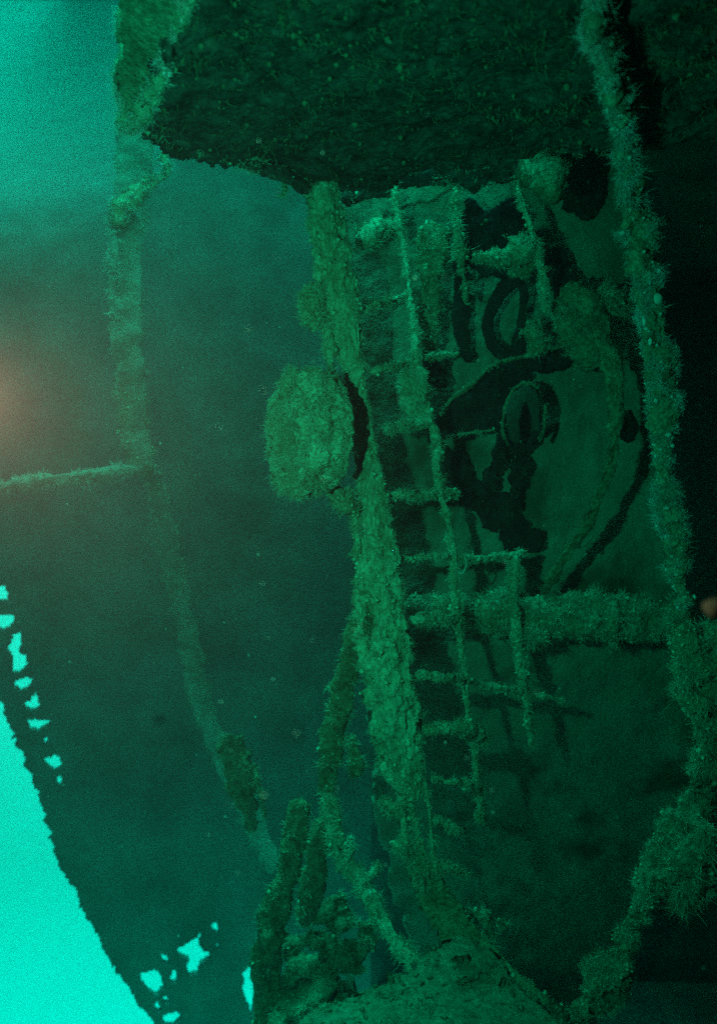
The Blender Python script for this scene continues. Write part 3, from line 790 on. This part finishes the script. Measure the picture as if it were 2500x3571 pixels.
# rubble heap
RUB = [(1180, 3180, 3.9, 60), (1120, 3300, 4.0, 70), (1230, 3330, 3.7, 60), (1050, 3420, 4.1, 75), (1160, 3470, 3.7, 70), (1010, 3540, 3.8, 60), (1100, 3560, 3.5, 70), (1280, 3260, 3.7, 50), (1000, 3290, 4.3, 50)]
RUBL = ['rounded rubble lump under the dim timber', 'rubble lump left of the slanting brace foot', 'rubble lump tucked against the slanting brace foot', 'large rubble lump right of the bright sliver',
        'rubble lump at the left end of the silt slope', 'rubble lump at the frame bottom beside the bright sliver', 'rubble lump lowest under the silt slope end', 'rubble lump behind the middle of the slanting brace',
        'far dim rubble lump beside the timber stump']
for k, (a, b, d, w) in enumerate(RUB):
    beam(RUBL[k], [(a - w * 0.5, b - w * 0.8, d, w * 0.4), (a - w * 0.1, b - w * 0.2, d, w), (a + w * 0.2, b + w * 0.5, d, w * 0.9), (a + w * 0.5, b + w, d, w * 0.4)], 190 + k, name='rubble_lump', cat='rubble',
         mat='growth_dim', n=500, amp=1.3, lump=0.7, zs=1.0, freq=16, step=0.01)

# ================================================================== FAR HULL SIDE with torn holes
HOLES = [
    [(-40, 2030), (10, 2040), (28, 2075), (25, 2100), (-40, 2085)],
    [(-40, 2140), (20, 2145), (52, 2150), (50, 2170), (20, 2190), (-40, 2200)],
    [(40, 2215), (70, 2200), (75, 2240), (72, 2270), (95, 2290), (100, 2320), (60, 2345), (38, 2340), (45, 2300), (25, 2270), (35, 2240)],
    [(40, 2390), (65, 2365), (95, 2358), (110, 2375), (100, 2400), (75, 2410), (60, 2402)],
    [(70, 2455), (100, 2450), (120, 2415), (130, 2425), (142, 2460), (120, 2475), (95, 2478), (85, 2465)],
    [(97, 2510), (170, 2510), (165, 2530), (130, 2545), (100, 2535)],
    [(152, 2570), (164, 2566), (166, 2590), (158, 2594)],
    [(150, 2640), (210, 2640), (215, 2665), (190, 2680), (165, 2660)],
    [(198, 2706), (212, 2702), (222, 2722), (204, 2728)],
    [(615, 3315), (650, 3295), (690, 3270), (708, 3240), (702, 3300), (712, 3325), (745, 3325), (735, 3348), (700, 3362), (690, 3395), (662, 3404), (648, 3375), (655, 3350), (630, 3332)],
    [(735, 3226), (750, 3223), (768, 3235), (760, 3258), (748, 3250)],
    [(760, 3290), (769, 3276), (768, 3312), (760, 3308)],
    [(600, 3385), (622, 3388), (620, 3428), (598, 3437), (593, 3410)],
    [(485, 3395), (540, 3385), (560, 3410), (572, 3452), (545, 3478), (520, 3462), (488, 3432)],
    [(538, 3500), (552, 3493), (564, 3532), (550, 3537)],
    [(573, 3478), (592, 3483), (594, 3503), (576, 3503)],
    [(568, 3552), (610, 3525), (630, 3546), (616, 3573), (578, 3578)],
    [(568, 3338), (588, 3343), (592, 3362), (570, 3360)],
    [(850, 3400), (870, 3375), (905, 3373), (917, 3390), (907, 3440), (892, 3500), (885, 3550), (860, 3500), (845, 3450)],
]


def far_d(x, y):
    return 7.6 + 0.0006 * (x - 300) + 7.0 * np.clip((1250 - y) / 1250, 0, 1.0) ** 3.4 * (0.12 + 0.88 / (1 + np.exp((x - 560) / 110))) - 0.5 * np.clip((y - 2600) / 1000, 0, 1)


far, _ = sheet('torn_hull_side', [(-420, -260), (700, -260), (1500, 380), (1650, 3900), (740, 3900), (600, 3660), (530, 3571), (480, 3500), (430, 3430), (380, 3350), (330, 3250), (300, 3180),
                               (262, 3100), (205, 3035), (188, 2990), (195, 2950), (160, 2850), (130, 2770), (100, 2700), (85, 2650), (60, 2600), (30, 2530), (5, 2450), (-40, 2350), (-110, 2200), (-260, 1950), (-420, 1800)],
               far_d, 6, 'far_hull', holes=HOLES, rag=11, ragf=0.03, thick=0.11, amp=0.02, freq=0.8, seed=201)
tag(far, 'distant torn hull side, a dark sheet pierced by bright ragged holes', 'hull side')

# ================================================================== DISTANT FRAME on the left
R = thing('distant_frame', 'faint hazy upright with a level arm at left, in front of the far hull', 'frame', P(520, 1640, 5.0))
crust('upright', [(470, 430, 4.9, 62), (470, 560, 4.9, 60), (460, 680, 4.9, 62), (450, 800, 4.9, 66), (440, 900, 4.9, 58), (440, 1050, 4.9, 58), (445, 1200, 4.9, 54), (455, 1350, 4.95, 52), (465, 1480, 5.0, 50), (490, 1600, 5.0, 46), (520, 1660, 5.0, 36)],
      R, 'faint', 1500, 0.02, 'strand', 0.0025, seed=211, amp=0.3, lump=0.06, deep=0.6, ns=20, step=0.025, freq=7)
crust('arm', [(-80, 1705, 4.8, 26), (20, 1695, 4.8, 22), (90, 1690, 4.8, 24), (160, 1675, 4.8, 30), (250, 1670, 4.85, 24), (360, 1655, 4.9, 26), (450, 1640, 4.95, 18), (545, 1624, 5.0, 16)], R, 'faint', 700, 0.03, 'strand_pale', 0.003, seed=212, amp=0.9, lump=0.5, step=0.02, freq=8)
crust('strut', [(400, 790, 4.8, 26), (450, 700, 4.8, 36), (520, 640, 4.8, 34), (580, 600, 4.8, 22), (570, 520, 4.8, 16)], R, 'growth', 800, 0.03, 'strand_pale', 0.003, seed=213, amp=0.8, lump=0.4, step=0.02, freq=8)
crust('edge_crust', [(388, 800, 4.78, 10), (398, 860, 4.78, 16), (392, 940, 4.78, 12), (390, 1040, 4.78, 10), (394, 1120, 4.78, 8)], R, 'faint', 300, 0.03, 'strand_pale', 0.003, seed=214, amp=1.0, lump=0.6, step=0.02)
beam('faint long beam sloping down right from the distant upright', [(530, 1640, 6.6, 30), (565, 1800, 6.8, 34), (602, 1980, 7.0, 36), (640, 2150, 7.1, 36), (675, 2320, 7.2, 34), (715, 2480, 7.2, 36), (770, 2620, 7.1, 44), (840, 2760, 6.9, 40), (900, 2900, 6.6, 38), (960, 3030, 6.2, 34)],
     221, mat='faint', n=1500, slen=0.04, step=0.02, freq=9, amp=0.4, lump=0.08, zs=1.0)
R = thing('hanging_splinter', 'faint torn sheet dangling beside the long sloping beam', 'splinter', P(870, 2880, 5.0))
sheet('torn_sheet', [(770, 2560), (840, 2570), (870, 2640), (890, 2720), (885, 2800), (910, 2880), (880, 2900), (845, 2840), (800, 2780), (780, 2700), (755, 2620)],
      lambda x, y: 5.0 + 0.0004 * (y - 2600), 5, 'growth_dim', R, thick=0.03, amp=0.05, freq=6, seed=222, rag=14, ragf=0.02, octv=5)
beam('thin faint rod right of the dangling torn timber', [(885, 2660, 4.9, 9), (905, 2750, 4.9, 9), (925, 2850, 4.9, 8)], 223, name='hanging_rod', cat='rod', n=80, mat='growth_dim')

# ================================================================== DRIFTING BITS
def flake(name, px, py, d, w, mat, label, cat, seed):
    v, f, pos, nor = tube_geo(px_path([(px - w, py - w * 0.4, d, w * 0.4), (px - w * 0.2, py, d, w), (px + w * 0.5, py + w * 0.3, d + 0.002, w * 0.9), (px + w, py + w * 0.6, d, w * 0.3)]),
                              ns=12, step=w * K * d * 0.3, amp=0.3, freq=200, seed=seed)
    o = mesh_obj(name, v, f, M[mat])
    tag(o, label, cat)
    return o


flake('drifting_jelly', 2486, 2120, 1.35, 36, 'orange', 'blurred orange blob drifting close to the lens at the right edge', 'jelly', 231)
flake('drifting_flake', 557, 2508, 0.95, 12, 'brown', 'small brown flake drifting alone in the green water at left', 'flake', 232)

r = np.random.default_rng(5)
V, F = [], []


def speck(c, s):
    b = len(V)
    for e in ((1, 0, 0), (-1, 0, 0), (0, 1, 0), (0, -1, 0), (0, 0, 1), (0, 0, -1)):
        V.append(c + np.array(e) * s * (0.5 + r.random()))
    for t in ((0, 2, 4), (2, 1, 4), (1, 3, 4), (3, 0, 4), (2, 0, 5), (1, 2, 5), (3, 1, 5), (0, 3, 5)):
        F.append([b + k for k in t])


for k in range(420):
    d = 0.9 + 2.4 * r.random()
    qx = r.uniform(-50, 2550)
    if qx < 700 and d < 1.9:
        d += 1.3
    speck(P(qx, r.uniform(-50, 3620), d), (0.0005 + 0.0011 * r.random() ** 3) * (0.6 + 0.4 * d))
for (a, b, d, s) in [(1140, 75, 0.9, 5), (1580, 120, 0.8, 12), (1708, 125, 0.75, 5), (1718, 185, 0.8, 9), (1875, 170, 0.85, 6), (1580, 280, 0.9, 10), (2460, 800, 0.9, 9)]:
    speck(P(a, b, d), s * K * d * 1.3)
sn = mesh_obj('marine_snow', np.array(V), F, M['snow'], kind='stuff')
sn['label'] = 'pale specks of marine snow drifting through the water'
sn['category'] = 'particles'

# ================================================================== THE WATER ITSELF
lo, hi = (-11.0, -5.6, -4.8), (4.6, 17.0, 13.2)
vs = [(x, y, z) for x in (lo[0], hi[0]) for y in (lo[1], hi[1]) for z in (lo[2], hi[2])]
fs = [[0, 1, 3, 2], [4, 6, 7, 5], [0, 4, 5, 1], [2, 3, 7, 6], [0, 2, 6, 4], [1, 5, 7, 3]]
wm = bpy.data.materials.new('green_water')
wm.use_nodes = True
wn = wm.node_tree.nodes
wn.remove(wn['Principled BSDF'])
pv = wn.new('ShaderNodeVolumePrincipled')
pv.inputs["Color"].default_value = (0.048, 0.0108, 0.0112, 1)
pv.inputs['Absorption Color'].default_value = (0.0, 0.88, 0.859, 1)
pv.inputs['Density'].default_value = 1.0
pv.inputs['Anisotropy'].default_value = 0.3
wm.node_tree.links.new(pv.outputs['Volume'], wn['Material Output'].inputs['Volume'])
me = bpy.data.meshes.new('haze')
me.from_pydata(vs, [], fs)
me.materials.append(wm)
hz = bpy.data.objects.new('haze', me)
COL.objects.link(hz)
hz['kind'] = 'stuff'
